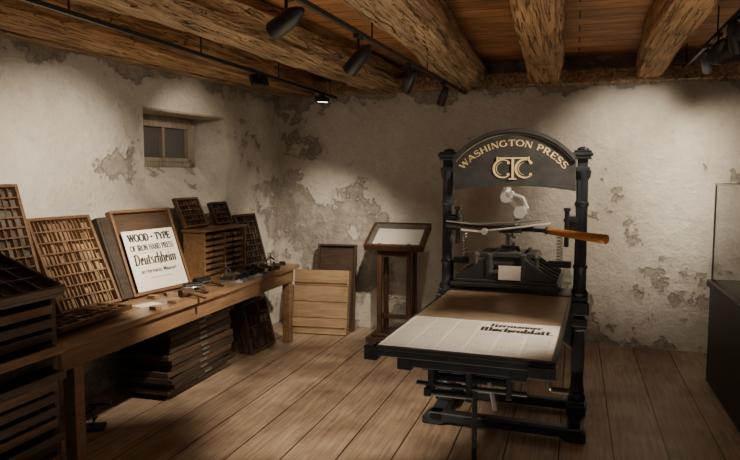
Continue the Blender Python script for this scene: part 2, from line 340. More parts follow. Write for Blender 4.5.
# ------------------------------------------------------------------ room shell
struct(MB().bx(-4,2.6,-1.6,6.4,-.1,0).obj("floor",M['floor']))
struct(MB().bx(-4,2.6,-1.6,6.4,2.60,2.7).obj("ceiling",M['ceil']))
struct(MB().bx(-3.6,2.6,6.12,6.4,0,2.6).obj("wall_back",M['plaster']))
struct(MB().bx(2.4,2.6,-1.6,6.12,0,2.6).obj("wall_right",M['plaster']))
struct(MB().bx(-4,2.4,-1.7,-1.55,0,2.6).obj("wall_front",M['plaster']))
wx=Matrix.Translation((-3.558,0,0))@Matrix.Rotation(math.atan(-0.0994),4,'Z')
b=MB(); T=-.60; ya,yb=4.18,5.20; DP=-.31
b.bx(T,0,-1.65,ya,0,2.6).bx(T,0,yb,6.3,0,2.6).bx(T,0,ya,yb,2.07,2.6).bx(T,0,ya,yb,0,1.28)
b.bx(T,DP,ya,yb,1.28,1.62)
v=[(DP,ya,1.28),(0,ya,1.28),(DP,ya,1.62),(DP,yb,1.28),(0,yb,1.28),(DP,yb,1.62)]
b._add(v,[(0,1,2),(5,4,3),(1,4,5,2),(0,3,4,1),(0,2,5,3)])
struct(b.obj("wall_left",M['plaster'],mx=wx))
we=bpy.data.objects.new("window_1",None); COL.objects.link(we); we.matrix_world=wx@Matrix.Translation((DP-.02,4.67,1.62)); struct(we)
b=MB(); W2=.48;H=.43
b.bx(-.03,.03,-W2,-W2+.05,0,H).bx(-.03,.03,W2-.06,W2,0,H).bx(-.03,.03,-W2,W2,0,.045).bx(-.03,.03,-W2,W2,H-.055,H)
b.bx(-.02,.035,-W2+.05,-W2+.085,.045,H-.055).bx(-.02,.035,W2-.095,W2-.06,.045,H-.055).bx(-.02,.035,-W2+.05,W2-.05,.045,.08).bx(-.02,.035,-W2+.05,W2-.05,H-.09,H-.055)
b.bx(-.015,.03,.06,.09,.08,H-.09)
struct(b.obj("window_frame",M['frame'],we,.004))
struct(MB().bx(-.012,-.004,-W2+.08,W2-.08,.08,H-.09).obj("window_pane",M['pane'],we))
struct(MB().bx(-.42,-.004,4.14,5.24,2.055,2.10).obj("trim_1",M['frame'],mx=wx))

# beams
def beam(name,p0,p1,w,h,roundness,mat,label,amp=.012,zt=2.61,seed=0):
    rnd=random.Random(seed); b=MB(); n=40; k=56
    p0=Vector((*p0,0));p1=Vector((*p1,0)); t=(p1-p0); L=t.length; t.normalize(); s=Vector((t.y,-t.x,0))
    ph=[rnd.uniform(0,6.28) for _ in range(8)]
    v=[]
    for i in range(k):
        u=i/(k-1)*L; 
        cx=.010*math.sin(u*1.3+ph[0])+.008*math.sin(u*3.1+ph[1]); cz=.010*math.sin(u*1.1+ph[2])
        sw=1+.04*math.sin(u*2.3+ph[3])
        for j in range(n):
            a=2*math.pi*j/n; e=roundness
            ca,sa=math.cos(a),math.sin(a)
            x=math.copysign(abs(ca)**e,ca)*w/2*sw; z=math.copysign(abs(sa)**e,sa)*h/2
            d=amp*(math.sin(a*3+u*1.2+ph[4])*.5+math.sin(a*7+u*1.7+ph[5])*.5+math.sin(a*13-u*1.1+ph[6])*.35)+rnd.uniform(-amp,amp)*.4
            x+=d*ca; z+=d*sa
            v.append(p0+t*u+s*(x+cx)+Vector((0,0,min(zt-h/2+z+cz,zt+.01))))
    f=[(i*n+j,i*n+(j+1)%n,(i+1)*n+(j+1)%n,(i+1)*n+j) for i in range(k-1) for j in range(n)]
    f+=[tuple(range(n-1,-1,-1)),tuple(range((k-1)*n,k*n))]
    b._add(v,f); o=b.obj(name,mat,smooth=True)
    tag(o,label,"beam","ceiling beams"); return o
beam("ceiling_beam",(-3.22,-1.4),(-2.60,6.08),.30,.27,.45,M['beamo'],"warm orange hewn timber beam beside the window wall",seed=1)
beam("ceiling_beam",(-2.32,-1.4),(-1.78,6.08),.36,.27,.75,M['beam'],"rough rounded log ceiling beam with weathered bark surface",.018,seed=2)
beam("ceiling_beam",(-.84,-1.4),(-.99,6.08),.36,.27,.7,M['beam'],"thick rough hewn log beam above the middle of room",.018,seed=3)
beam("ceiling_beam",(-.13,-1.4),(-.27,6.08),.28,.24,.35,M['beamo'],"square cut reddish brown ceiling beam above the press",.007,seed=4)
beam("ceiling_beam",(.46,-1.4),(.56,6.08),.22,.24,.35,M['beamo'],"square cut reddish brown ceiling beam near the case",.007,seed=5)
beam("ceiling_beam",(1.45,-1.4),(1.50,6.08),.28,.26,.35,M['beamo'],"square cut brown ceiling beam beside the far lights",.007,seed=6)
struct(MB().bx(-2.5,2.4,5.96,6.13,2.35,2.47).obj("trim_2",M['beam'],bevel=.01))
struct(MB().bx(0,.12,-1.4,6.2,2.36,2.47).obj("trim_3",M['beam'],mx=wx,bevel=.01))

# ------------------------------------------------------------------ table
TZ=.72
tm=Matrix.Translation((-2.69,3.90,0))@Matrix.Rotation(R(1.2),4,'Z')
t=thing("work_table",tm,"long narrow aged brown wooden work table with square legs","table")
b=MB(); 
for i,(x0,x1) in enumerate(((-.255,-.10),(-.098,.10),(.102,.28))): b.bx(x0,x1,-1.50,1.56,TZ-.035,TZ)
b.obj("table_top",M['table'],t,.005)
MB().bx(.225,.25,-1.43,1.48,TZ-.15,TZ-.036).bx(-.24,-.215,-1.43,1.48,TZ-.15,TZ-.036).bx(-.24,.25,-1.43,-1.405,TZ-.15,TZ-.036).bx(-.24,.25,1.455,1.48,TZ-.15,TZ-.036).obj("apron",M['table'],t,.003)
for x in (-.205,.205):
    for y in (-1.28,1.44):
        MB().box((x,y,(TZ-.036)/2),(.072,.072,TZ-.036)).obj("leg",M['table'],t,.005)

# ------------------------------------------------------------------ type cases
def case(mx,W,H,T,nx,ny,label,mat='case',inner='cased',group="type cases",fill=0,pull=False,cat="type case",seed=0,rail=.02,name="type_case",fmat='type',hi=.7,tdiv=.75):
    rnd=random.Random(seed)
    e=thing(name,mx,label,cat,group)
    r=rail
    b=MB(); b.bx(0,r,-T,0,0,H).bx(W-r,W,-T,0,0,H).bx(r,W-r,-T,0,0,r).bx(r,W-r,-T,0,H-r,H)
    b.obj("case_frame",M[mat],e,.003)
    MB().bx(r,W-r,-.008,-.001,r,H-r).obj("case_bottom",M[inner],e)
    if nx>1 or ny>1:
        b=MB(); tt=T*tdiv; th=.005
        for j in range(1,ny): 
            z=r+(H-2*r)*j/ny; b.bx(r,W-r,-tt-.004,-.008,z-th*.9,z+th*.9)
        for j in range(ny):
            z0=r+(H-2*r)*j/ny; z1=r+(H-2*r)*(j+1)/ny
            for i in range(1,nx):
                x=r+(W-2*r)*i/nx; b.bx(x-th/2,x+th/2,-tt,-.008,z0,z1)
        b.obj("dividers",M[mat],e)
    if fill:
        b=MB()
        for j in range(ny):
            for i in range(nx):
                if rnd.random()<fill:
                    x0=r+(W-2*r)*(i+rnd.uniform(.06,.2))/nx; x1=r+(W-2*r)*(i+rnd.uniform(.6,.94))/nx
                    z0=r+(H-2*r)*(j+.06)/ny+.004; z1=z0+(H-2*r)/ny*rnd.uniform(.45,.9)*hi/.7
                    z1=min(z1,r+(H-2*r)*(j+.95)/ny)
                    b.bx(x0,x1,-T*rnd.uniform(.4,.72),-.008,z0,z1)
        o=b.obj("type_sorts",M[fmat],e); o["kind"]="stuff"
    if pull:
        MB().bx(W/2-.045,W/2+.045,-T*.75,-T*.3,-.012,0).obj("drawer_pull",M['steeld'],e,.003)
    return e
case(frame3((-2.92,2.36,TZ),(-2.89,2.90,TZ),(-3.15,2.40,1.49)),.54,.80,.05,11,13,"tall upright type case with many small compartments, leaning on wall",'case','cased',fill=.85,seed=1)
case(frame3((-2.86,2.93,TZ),(-2.81,3.38,TZ),(-3.12,2.97,1.27)),.46,.61,.06,14,8,"open wooden type case with long rows, leaning on wall",'case','cased',fill=.95,seed=2,fmat='typew')
e=thing("closed_type_case",frame3((-2.84,3.43,TZ),(-2.83,3.53,TZ),(-3.05,3.46,1.26)),"narrow blackened closed case leaning beside the printed poster","type case")
MB().bx(0,.10,-.06,0,0,.57).obj("case_body",M['casek'],e,.006)
MB().bx(.015,.085,-.066,-.06,.03,.54).obj("case_panel",M['casek'],e,.003)
pm=frame3((-2.83,3.55,TZ),(-2.75,4.11,TZ),(-3.03,3.59,1.27))
e=case(pm,.56,.61,.05,1,1,"shallow brown wooden case holding the printed poster, leaning on wall",'case','cased')
po=thing("printed_poster",pm@Matrix.Translation((.035,-.056,.022)),"white letterpress poster with black wood type lettering","poster")
MB().bx(0,.48,-.003,0,0,.43).obj("poster_sheet",M['paper'],po)
b=MB(); q=dict(y0=-.0042,y1=-.003)
TR=lambda x,z: Matrix.Translation((x,0,z))
serif(b,"WOOD \u2022 TYPE",TR(.24,.350),.054,fit=.40,thk=.29,thin=.14,**q)
serif(b,"OF IRON HAND PRESS",TR(.24,.282),.042,fit=.41,thk=.20,thin=.12,**q)
serif(b,"Deutschheim",TR(.232,.182),.078,fit=.40,thk=.18,thin=.085,D=K_,sh=.10,**q)
b.mesh(text_mesh("at Hermann, Missouri",.038,.0004,.001,shear=.2),Matrix.Translation((.24,-.004,.122))@TX)
b.bx(.06,.42,-.0042,-.003,.266,.2685).bx(.14,.34,-.0042,-.003,.082,.085)
b.obj("poster_lettering",M['ink'],po)
CZ=1.12
case(frame3((-2.95,4.36,CZ),(-2.93,4.68,CZ),(-3.06,4.38,1.36)),.30,.26,.035,7,5,"small brown compartment tray leaning on wall above the cabinet",'case','cased',seed=4,fill=.5)
case(frame3((-2.84,5.10,TZ),(-2.80,5.46,TZ),(-2.97,5.12,1.18)),.34,.48,.045,7,8,"dark compartment case leaning on wall at the table end",'cased','casek',fill=.6,seed=5)
case(frame3((-2.93,4.78,CZ),(-2.91,5.02,CZ),(-3.0,4.80,1.30)),.24,.20,.04,5,4,"small dark compartment tray on top of the cabinet",'cased','casek',fill=.6,seed=6)
case(frame3((-2.47,2.56,TZ+.028),(-2.52,3.22,TZ+.028),(-2.75,2.54,TZ+.028)),.62,.25,.028,9,3,"flat tray of loose wood type lying on the table",'case','cased',fill=.85,seed=8,fmat='typew')

# small cabinet of galley slots
cm=Matrix.Translation((-2.76,4.36,TZ))@Matrix.Rotation(R(90),4,'Z')
e=thing("small_type_cabinet",cm,"small brown wooden cabinet with rows of shallow slots","cabinet")
Wc,Dc,Hc=.66,.20,.38
MB().bx(0,.016,0,Dc,0,Hc).bx(Wc-.016,Wc,0,Dc,0,Hc).bx(0,Wc,Dc-.012,Dc,0,Hc).bx(0.016,Wc-.016,0,Dc-.012,0,.016).bx(Wc/2-.008,Wc/2+.008,0.01,Dc-.012,.016,Hc-.02).obj("cabinet_body",M['casel'],e,.003)
MB().bx(-.015,Wc+.015,-.015,Dc+.005,Hc,Hc+.02).obj("cabinet_top",M['casel'],e,.004)
for k in range(7):
    for x0 in (.02,Wc/2+.012):
        z=.03+k*.048
        b=MB(); b.bx(x0,x0+Wc/2-.034,.012+random.uniform(0,.03),Dc-.02,z,z+.028)
        d=b.obj("drawer",M['casel'],e,.002)
        MB().bx(x0+.12,x0+.17,0.0,.045,z+.008,z+.020).obj("knob",M['steeld'],d)

# stack under the table
for i in range(12):
    dx=random.uniform(-.025,.025); dy=random.uniform(-.03,.03)
    z=.001+(i+1)*.0405
    a=R(random.uniform(-2.5,2.5)+1.5)
    m=Matrix.Translation((-2.60+dx,3.66+dy,z))@Matrix.Rotation(a,4,'Z')@frame3((0,0,0),(0,1,0),(-1,0,0))
    case(m,.84,.42,.038,8 if i==11 else 1,5 if i==11 else 1,"dark worn type case lying flat in a stack under table",'casek' if i%3 else 'cased','casek',pull=True,seed=20+i,group="type cases stacked under the table",fill=.6 if i==11 else 0)
for i in range(3):
    x=-2.64-.05*i
    case(frame3((x,4.84,.002),(x+.01,5.26,.002),(x-.10,4.84,.42)),.42,.44,.038,5,4,"dark type case standing on floor, leaning beneath table",'cased','casek',seed=40+i,group="type cases leaning beneath the table",fill=.3)

# foreground type cabinet (sloping top)
cm=Matrix.Translation((-2.19,1.43,0))@Matrix.Rotation(R(90),4,'Z')
e=thing("type_cabinet",cm,"large worn dark brown type cabinet with sloping top and shallow drawers","cabinet")
Wc,Dc,Hc=.82,.60,1.02
b=MB()
side=[(0,0),(Dc,0),(Dc,Hc+.22),(0,Hc)]
for x0 in (0,Wc-.03):
    b._add([(x0,y,z) for y,z in side]+[(x0+.03,y,z) for y,z in side],[(0,1,2,3),(7,6,5,4),(0,4,5,1),(1,5,6,2),(2,6,7,3),(3,7,4,0)])
b.bx(.03,Wc-.03,Dc-.02,Dc,0,Hc+.2).bx(.03,Wc-.03,.01,Dc-.02,0,.07)
b.obj("cabinet_body",M['casew'],e,.004)
sl=Matrix.Translation((0,0,Hc+.004))@Matrix.Rotation(math.atan(.22/Dc),4,'X')
b=MB(); D2=Dc+.05; b.bx(-.02,Wc+.02,-.03,D2,0,.018).bx(-.02,Wc+.02,-.03,-.01,.018,.05).bx(-.02,0,-.01,D2,.018,.05).bx(Wc,Wc+.02,-.01,D2,.018,.05).bx(0,Wc,D2-.02,D2,.018,.05)
b.obj("cabinet_top",M['casew'],e,.003,mx=sl)
b=MB()
for k in range(1,9): b.bx(k*Wc/9-.003,k*Wc/9+.003,-.01,D2-.02,.018,.042)
for k in range(1,6): b.bx(0,Wc,k*D2/6-.003,k*D2/6+.003,.018,.042)
b.obj("dividers",M['cased'],e,mx=sl)
for k in range(16):
    z=.09+k*.057; pr=-random.uniform(0,.03)
    if k in (5,10,12): pr=-random.uniform(.05,.09)
    d=MB().bx(.035,Wc-.035,pr,pr+.016,z,z+.038).bx(.035,.05,pr+.016,Dc-.04,z,z+.034).bx(Wc-.05,Wc-.035,pr+.016,Dc-.04,z,z+.034).bx(.05,Wc-.05,pr+.016,Dc-.04,z,z+.008).obj("drawer",M['casew'] if k%3 else M['case'],e,.002)
    MB().bx(Wc/2-.03,Wc/2+.03,pr-.012,pr,z+.012,z+.026).obj("handle",M['iron'],d,.003)

# ------------------------------------------------------------------ tools on the table
def place(x,y,z,a): return Matrix.Translation((x,y,z))@Matrix.Rotation(R(a),4,'Z')
for (x,y,a) in ((-2.62,3.98,60),(-2.69,4.20,80)):
    e=thing("ink_brayer",place(x,y,TZ,a),"hand ink roller with black cylinder and turned handle","ink roller","ink rollers on the table")
    MB().cyl((-.07,0,.03),(.07,0,.03),.029).obj("roller",M['rubber'],e,smooth=True)
    MB().tube([(-.08,0,.03),(-.085,-.03,.03),(-.03,-.06,.03),(.03,-.06,.03),(.085,-.03,.03),(.08,0,.03)],.004).cyl((0,-.06,.03),(0,-.09,.028),.006).obj("yoke",M['steeld'],e,smooth=True)
    MB().latheline((0,-.09,.028),(0,-.22,.018),[(.006,0),(.012,.1),(.011,.3),(.017,.7),(.016,.92),(.006,1)]).obj("handle",M['cased'],e,smooth=True)
for (x,y,a) in ((-2.455,4.36,88),(-2.46,4.68,92),(-2.68,4.72,84)):
    e=thing("composing_stick",place(x,y,TZ,a),"flat steel composing stick lying on the table","composing stick","composing sticks on the table")
    MB().bx(-.13,.13,-.025,.025,0,.003).bx(-.13,.13,.022,.025,.003,.02).bx(.127,.13,-.025,.022,.003,.02).obj("stick_tray",M['steeld'],e)
    MB().bx(-.02,.0,-.028,.024,.004,.018).cyl((-.01,-.0,.018),(-.01,0,.028),.008,seg=10).obj("sliding_knee",M['steel'],e)
e=thing("wooden_mallet",place(-2.52,3.74,TZ,75),"wooden mallet with dark head lying on the table","mallet")
MB().cyl((-.05,0,.03),(.05,0,.03),.03).obj("head",M['cased'],e,.004,smooth=True)
MB().latheline((0,-.03,.028),(0,-.2,.014),[(.009,0),(.011,.4),(.013,.9),(.006,1)]).obj("handle",M['case'],e,smooth=True)
for i,(x,y,a,l) in enumerate(((-2.54,4.56,88,.18),(-2.56,4.84,92,.24),(-2.50,5.05,85,.16),(-2.64,5.05,95,.2),(-2.58,5.30,60,.14),(-2.72,5.04,88,.16))):
    e=MB().box((0,0,.012),(l,.03,.024)).box((l*.3,0,.03),(l*.25,.045,.014)).cyl((-l*.35,0,.024),(-l*.35,0,.04),.012,seg=10).obj("printing_furniture",M['iron'],mx=place(x,y,TZ,a),bevel=.002)
    tag(e,"dark iron printer's locking bar lying on the table","printing tool","locking bars on the table")
for (x,y,a) in ((-2.63,4.46,20),(-2.60,5.18,50)):
    e=thing("bench_clamp",place(x,y,TZ,a),"small black iron bench clamp with screw handle","clamp","bench clamps")
    MB().box((0,0,.01),(.09,.05,.02)).tube([(-.035,0,.02),(-.04,0,.07),(0,0,.095),(.035,0,.07)],.009).obj("clamp_body",M['iron'],e,.002)
    MB().cyl((0,0,.03),(0,0,.13),.006).cyl((-.035,0,.13),(.035,0,.13),.004).obj("screw",M['steeld'],e)
e=MB().box((0,0,.0015),(.16,.09,.003)).obj("paper_card",M['paper'],mx=place(-2.60,3.42,TZ,75)); tag(e,"small white printed card lying on the table","card")
for i,(x,y,a) in enumerate(((-2.46,3.32,80),(-2.47,3.52,100),(-2.68,3.26,70),(-2.70,3.62,95),(-2.66,3.74,60))):
    e=thing("wood_type_block",place(x,y,TZ,a),"single wooden type block lying on the table","wood type","loose wood type blocks")
    MB().box((0,0,.011),(.05,.06,.022)).obj("block",M['typew'],e,.002)
e=thing("iron_boot_stand",place(-2.78,3.10,0,30),"small black cast iron stand on the floor under table","iron stand")
MB().box((0,0,.012),(.16,.10,.024)).obj("foot",M['iron'],e,.005)
MB().tube([(0,0,.02),(.02,0,.07),(-.01,0,.11),(.03,0,.15)],[.02,.014,.012,.016]).box((.05,0,.16),(.13,.05,.02)).tube([(-.02,0,.1),(-.06,0,.12),(-.08,0,.16)],.008).obj("post",M['iron'],e,.004)

# ------------------------------------------------------------------ crate panel + case behind
cm=frame3((-2.62,5.66,.002),(-2.06,5.72,.002),(-2.64,5.80,.64))
e=thing("wooden_crate",cm,"aged pine crate with horizontal boards, leaning at the corner","crate")
b=MB()
for k in range(4): b.bx(.0,.55,-.012,.0,.005+k*.157,.005+k*.157+.152)
b.obj("front_boards",M['crate'],e,.003)
for z in (.07,.50): MB().bx(.01,.54,-.032,-.012,z,z+.05).obj("batten",M['crate'],e,.003)
MB().bx(0,.02,0,.10,.005,.63).bx(.53,.55,0,.10,.005,.63).bx(.02,.53,0,.10,.005,.025).bx(.02,.53,0,.10,.61,.63).bx(.02,.53,.09,.10,.025,.61).obj("crate_sides",M['crate'],e,.002)
case(frame3((-2.46,5.90,.002),(-2.0,5.94,.002),(-2.47,6.03,.87)),.40,.86,.05,1,1,"dark flat case standing behind the pine crate",'cased','cased',group=None)

# ------------------------------------------------------------------ podium
e=thing("display_podium",place(-1.56,5.74,0,0),"dark wooden lectern with slanted glass display top","podium")
MB().box((0,0,.03),(.52,.40,.05)).box((0,0,.07),(.44,.30,.03)).obj("base",M['podium'],e,.006)
for x in (-.15,.13):
    for y in (-.11,.11): MB().box((x,y,.085+.42),(.045,.045,.84+.03*(y>0)),taper=.85).obj("leg",M['podium'],e,.004)
MB().bx(-.17,.15,-.015,.015,.2,.24).bx(-.165,-.135,-.11,.11,.2,.24).bx(.115,.145,-.11,.11,.2,.24).obj("stretcher",M['podium'],e,.003)
MB().bx(-.17,.15,-.12,-.09,.80,.86).obj("front_rail",M['podium'],e,.003)
tm=Matrix.Translation((0,-.02,.99))@Matrix.Rotation(R(28),4,'X')
b=MB();b.bx(-.28,.28,-.20,.20,-.04,-.025).bx(-.28,-.25,-.20,.20,-.025,.02).bx(.25,.28,-.20,.20,-.025,.02).bx(-.25,.25,-.20,-.17,-.025,.02).bx(-.25,.25,.17,.20,-.025,.02)
b.obj("display_tray",M['podium'],e,.004,mx=tm)
MB().bx(-.22,-.005,-.14,.14,-.024,-.018).bx(-.005,.005,-.14,.14,-.024,-.021).bx(.005,.22,-.14,.14,-.024,-.018).obj("open_pages",M['paper'],e,mx=tm)
MB().bx(-.25,.25,-.17,.17,.012,.016).obj("glass_cover",M['glass'],e,mx=tm)

# ------------------------------------------------------------------ display case right
e=thing("display_case",place(1.35,4.6,0,0),"black display plinth with clear glass vitrine on top","display case")
MB().bx(-.37,.4,-.8,.70,.0,.72).bx(-.39,.42,-.82,.72,.72,.77).obj("plinth",M['dark'],e,.006)
b=MB();b.bx(-.36,-.352,-.78,.68,.77,1.48).bx(.382,.39,-.78,.68,.77,1.48).bx(-.352,.382,-.78,-.772,.77,1.48).bx(-.352,.382,.672,.68,.77,1.48).bx(-.36,.39,-.78,.68,1.48,1.488)
b.obj("glass_vitrine",M['glass'],e)
b=MB()
for x in (-.361,.391):
    for y in (-.781,.681): b.box((x,y,1.125),(.012,.012,.71))
b.bx(-.367,.397,-.787,-.775,1.476,1.49).bx(-.367,.397,.675,.687,1.476,1.49).bx(-.367,-.355,-.787,.687,1.476,1.49).bx(.385,.397,-.787,.687,1.476,1.49)
b.obj("vitrine_edge",M['steeld'],e)

# ------------------------------------------------------------------ PRESS
PM=place(-.37,4.09,0,-2)
P=thing("hand_printing_press",PM,"black cast iron hand printing press with gold lettering","printing press")
I=M['ironb']; K=M['iron']
b=MB()
for sx in (-1,1):
    x=sx*.41
    b.bx(x-.045,x+.045,-.30,.30,.025,.085)
    b.box((x,.27,.02),(.11,.09,.04))
b.bx(-.47,.47,.20,.26,.015,.075)
b.obj("base_frame",I,P,.010)
rp=[(-.50,.0),(-.38,.0),(-.34,.022),(.33,.022),(.37,.0),(.475,.0),(.475,.045),(.45,.085),(-.46,.085),(-.50,.045)]
MB().poly(rp,-.30,-.22).obj("front_rail",I,P,.012)
for sx in (-1,1):
    x=sx*.41; b=MB()
    for z,hx,hy,h in ((.115,.115,.16,.06),(.155,.10,.14,.025),(.66,.105,.14,.05),(.745,.12,.15,.08),(.805,.10,.13,.03),(1.585,.085,.12,.03),(1.655,.10,.14,.018),(1.675,.115,.155,.022),(1.692,.10,.14,.012)):
        b.box((x,0,z),(hx,hy,h))
    b.bx(x-.03,x+.03,-.045,.045,.10,1.66)
    b.obj("column",I,P,.006)
    pr=[(.050,.16),(.054,.18),(.050,.20),(.040,.215),(.046,.23),(.040,.245),(.037,.30),(.041,.42),(.039,.56),(.036,.60),(.048,.615),(.048,.64)]
    MB().lathe(pr,Matrix.Translation((x,-.012,0))).obj("lower_shaft",I,P,smooth=True)
    pr=[(.050,.82),(.054,.835),(.046,.85),(.038,.86),(.037,.98),(.044,.99),(.044,1.0),(.036,1.01),(.034,1.36),(.042,1.37),(.042,1.385),(.034,1.395),(.034,1.52),(.046,1.54),(.05,1.565),(.05,1.58)]
    MB().lathe(pr,Matrix.Translation((x,-.012,0))).obj("upper_shaft",I,P,smooth=True)
    MB().lathe([(.03,0),(.036,.006),(.032,.014),(.018,.02),(.006,.023)],Matrix.Translation((x,0,1.697))).obj("cap_knob",I,P,smooth=True)
hw=.372; Rr=.475; cz=1.347
def arc(r,x0,x1,n=24,c=cz): 
    return [(x0+(x1-x0)*i/n, c+math.sqrt(max(0,r*r-(x0+(x1-x0)*i/n)**2))) for i in range(n+1)]
top=arc(Rr,hw,-hw)
bot=[(x,1.465+.030*(1-(x/hw)**2)) for x in [ -hw+2*hw*i/16 for i in range(17)]]
MB().poly(bot+top,-.06,.06).obj("head",M['ironh'],P,.004)
b=MB(); b.strip(arc(Rr-.010,-hw,hw),arc(Rr+.012,-hw,hw),-.078,.078)
b.obj("head_top_moulding",M['ironh'],P)
b=MB(); b.strip([(x,z-.010) for x,z in bot],[(x,z+.008) for x,z in bot],-.074,.074)
b.obj("head_lower_moulding",M['ironh'],P)
# gold lettering
Rt=.396; ct=1.332; hh=.038; xs=.86; span=.70
s="WASHINGTON PRESS"
tot=sum(G[c][0] for c in s)*xs*hh; scale=span/tot; pos=0
b=MB()
for ch in s:
    wd=G[ch][0]*xs*hh*scale
    ang=(pos+wd/2-span/2)/Rt
    mx=Matrix.Translation((Rt*math.sin(ang),-.0605,ct+Rt*math.cos(ang)))@Matrix.Rotation(ang,4,'Y')@Matrix.Translation((-wd/2,0,0))
    glyph(b,G[ch],mx,hh,xs*scale,thk=.24,thin=.10,y0=-.002,y1=0,S=(ch=='S'))
    pos+=wd
o=b.obj("gold_lettering",M['gold'],P)
def band(b,cx,c2,r,w0,a0,a1,y0,y1,n=28,rx=1):
    inn=[];out=[]
    for i in range(n+1):
        a=R(a0+(a1-a0)*i/n); ww=w0*(.35+.65*math.sin(math.pi*i/n))
        inn.append((cx+(r-ww/2)*math.cos(a)*rx,c2+(r-ww/2)*math.sin(a)*1.0)); out.append((cx+(r+ww/2)*math.cos(a)*rx,c2+(r+ww/2)*math.sin(a)))
    b.strip(inn,out,y0,y1)
b=MB(); mz=1.590
for cx_,yy in ((-.058,-.0645),(.076,-.0645)):
    band(b,cx_,mz,.055,.014,48,312,yy,-.060)
    band(b,cx_,mz,.039,.004,100,260,yy,-.060)
    for sg in (-1,1): band(b,cx_+.035,mz+sg*.036,.006,.009,0,360,yy,-.06,10)
tt=mz+.060
b.bx(-.092,.098,-.068,-.06,tt,tt+.008).bx(-.004,.009,-.068,-.06,mz-.060,tt).bx(-.020,.025,-.068,-.06,mz-.067,mz-.059)
b.bx(-.096,-.089,-.068,-.06,tt-.018,tt+.012).bx(.095,.102,-.068,-.06,tt-.018,tt+.012)
b.obj("gold_monogram",M['gold'],P)
b=MB(); b.strip(arc(Rr-.022,-.352,.352),arc(Rr-.020,-.352,.352),-.0622,-.06)
b.obj("gold_pinstripe",M['gold'],P)
# winter
wp=[(-.37,.50),(-.25,.60),(0,.64),(.25,.60),(.37,.50),(.37,.735),(-.37,.735)]
MB().poly(wp,-.09,.09).obj("lower_crosspiece",K,P,.008)
MB().bx(-.20,-.165,-1.42,.55,.71,.752).bx(.165,.20,-1.42,.55,.71,.752).bx(-.20,.20,-1.42,-1.38,.70,.745).bx(-.20,.20,.51,.55,.70,.745).bx(-.2,.2,-.8,-.77,.70,.74).obj("rails",K,P,.004)
b=MB(); b.cyl((.02,-1.34,0),(.02,-1.34,.70),.012).cyl((.02,-1.34,0),(.02,-1.34,.015),.045).bx(-.03,.07,-1.39,-1.29,.67,.70)
b.obj("front_leg",K,P,smooth=True)
b=MB(); b.cyl((-.30,-.85,.63),(.30,-.85,.63),.012).cyl((-.12,-.85,.63),(.12,-.85,.63),.05,seg=24).cyl((-.13,-.85,.63),(-.12,-.85,.63),.065,seg=24).cyl((.12,-.85,.63),(.13,-.85,.63),.065,seg=24).bx(-.20,-.18,-.89,-.81,.61,.715).bx(.18,.20,-.89,-.81,.61,.715)
b.obj("rounce_drum",K,P,smooth=True)
MB().cyl((.30,-.85,.63),(.32,-.98,.53),.010).obj("crank_arm",M['steeld'],P,smooth=True)
MB().cyl((.32,-.98,.53),(.40,-.98,.53),.014).obj("crank_grip",M['cased'],P,smooth=True)
b=MB(); b.bx(-.16,.20,-1.46,-1.42,.675,.70).cyl((-.20,-1.50,.67),(.26,-1.50,.67),.010).bx(-.15,-.125,-1.51,-1.42,.64,.75).bx(.01,.035,-1.51,-1.42,.61,.75).bx(.175,.20,-1.51,-1.42,.64,.75)
b.cyl((-.14,-1.50,.635),(.04,-1.50,.635),.014).bx(-.165,-.135,-1.52,-1.48,.62,.655)
b.obj("stop_bracket",I,P,.003)
MB().tube([(.10,-1.46,.69),(.12,-1.47,.62),(.13,-1.48,.58)],.009).obj("girth_handle",M['steel'],P,smooth=True)
# bed : one continuous rimmed surface
X0,X1=-.345,.375; Y0,Y1=-1.66,-.26; ZB=.842
MB().bx(X0,X1,Y0,Y1+.35,ZB-.026,ZB).obj("bed",I,P,.003)
MB().bx(X0+.09,X0+.15,Y0+.05,Y1+.35,ZB-.09,ZB-.026).bx(X1-.17,X1-.11,Y0+.05,Y1+.35,ZB-.09,ZB-.026).bx(X0+.15,X1-.17,Y0+.05,Y0+.09,ZB-.075,ZB-.026).obj("bed_runners",I,P,.003)
MB().bx(X0-.035,X0+.02,Y0-.005,Y0+.07,ZB-.045,ZB+.014).obj("corner_block",I,P,.003)
MB().bx(X1-.10,X1+.004,Y0-.02,Y0,ZB-.05,ZB-.005).obj("end_stop",I,P,.003)
ZR=ZB+.014
MB().bx(X0,X0+.014,Y0,Y1,ZB,ZR).bx(X1-.014,X1,Y0,Y1,ZB,ZR).bx(X0,X1,Y0,Y0+.014,ZB,ZR).bx(X0,X1,Y1-.03,Y1,ZB,ZR+.006).obj("tympan_frame",K,P,.002)
MB().bx(X0+.014,X1-.014,Y0+.014,Y1-.03,ZB,ZR-.001).obj("tympan_sheet",M['parch'],P)
pp=thing("printed_sheet",PM@Matrix.Translation((.015,-1.37,ZR+.003)),"white printed broadside sheet lying on the press bed","printed sheet")
MB().bx(-.343,.343,-.272,.30,-.002,0).obj("sheet",M['sheet'],pp)
FL=Matrix.Rotation(R(-90),4,'X')
b=MB(); q=dict(y0=-.0006,y1=0)
serif(b,"Hermanner",Matrix.Translation((.155,.195,.0008))@FL,.060,fit=.23,thk=.18,thin=.08,D=K_,**q)
serif(b,"Wochenblatt.",Matrix.Translation((.165,.108,.0008))@FL,.074,fit=.32,thk=.18,thin=.08,D=K_,**q)
b.obj("sheet_lettering",M['ink'],pp)
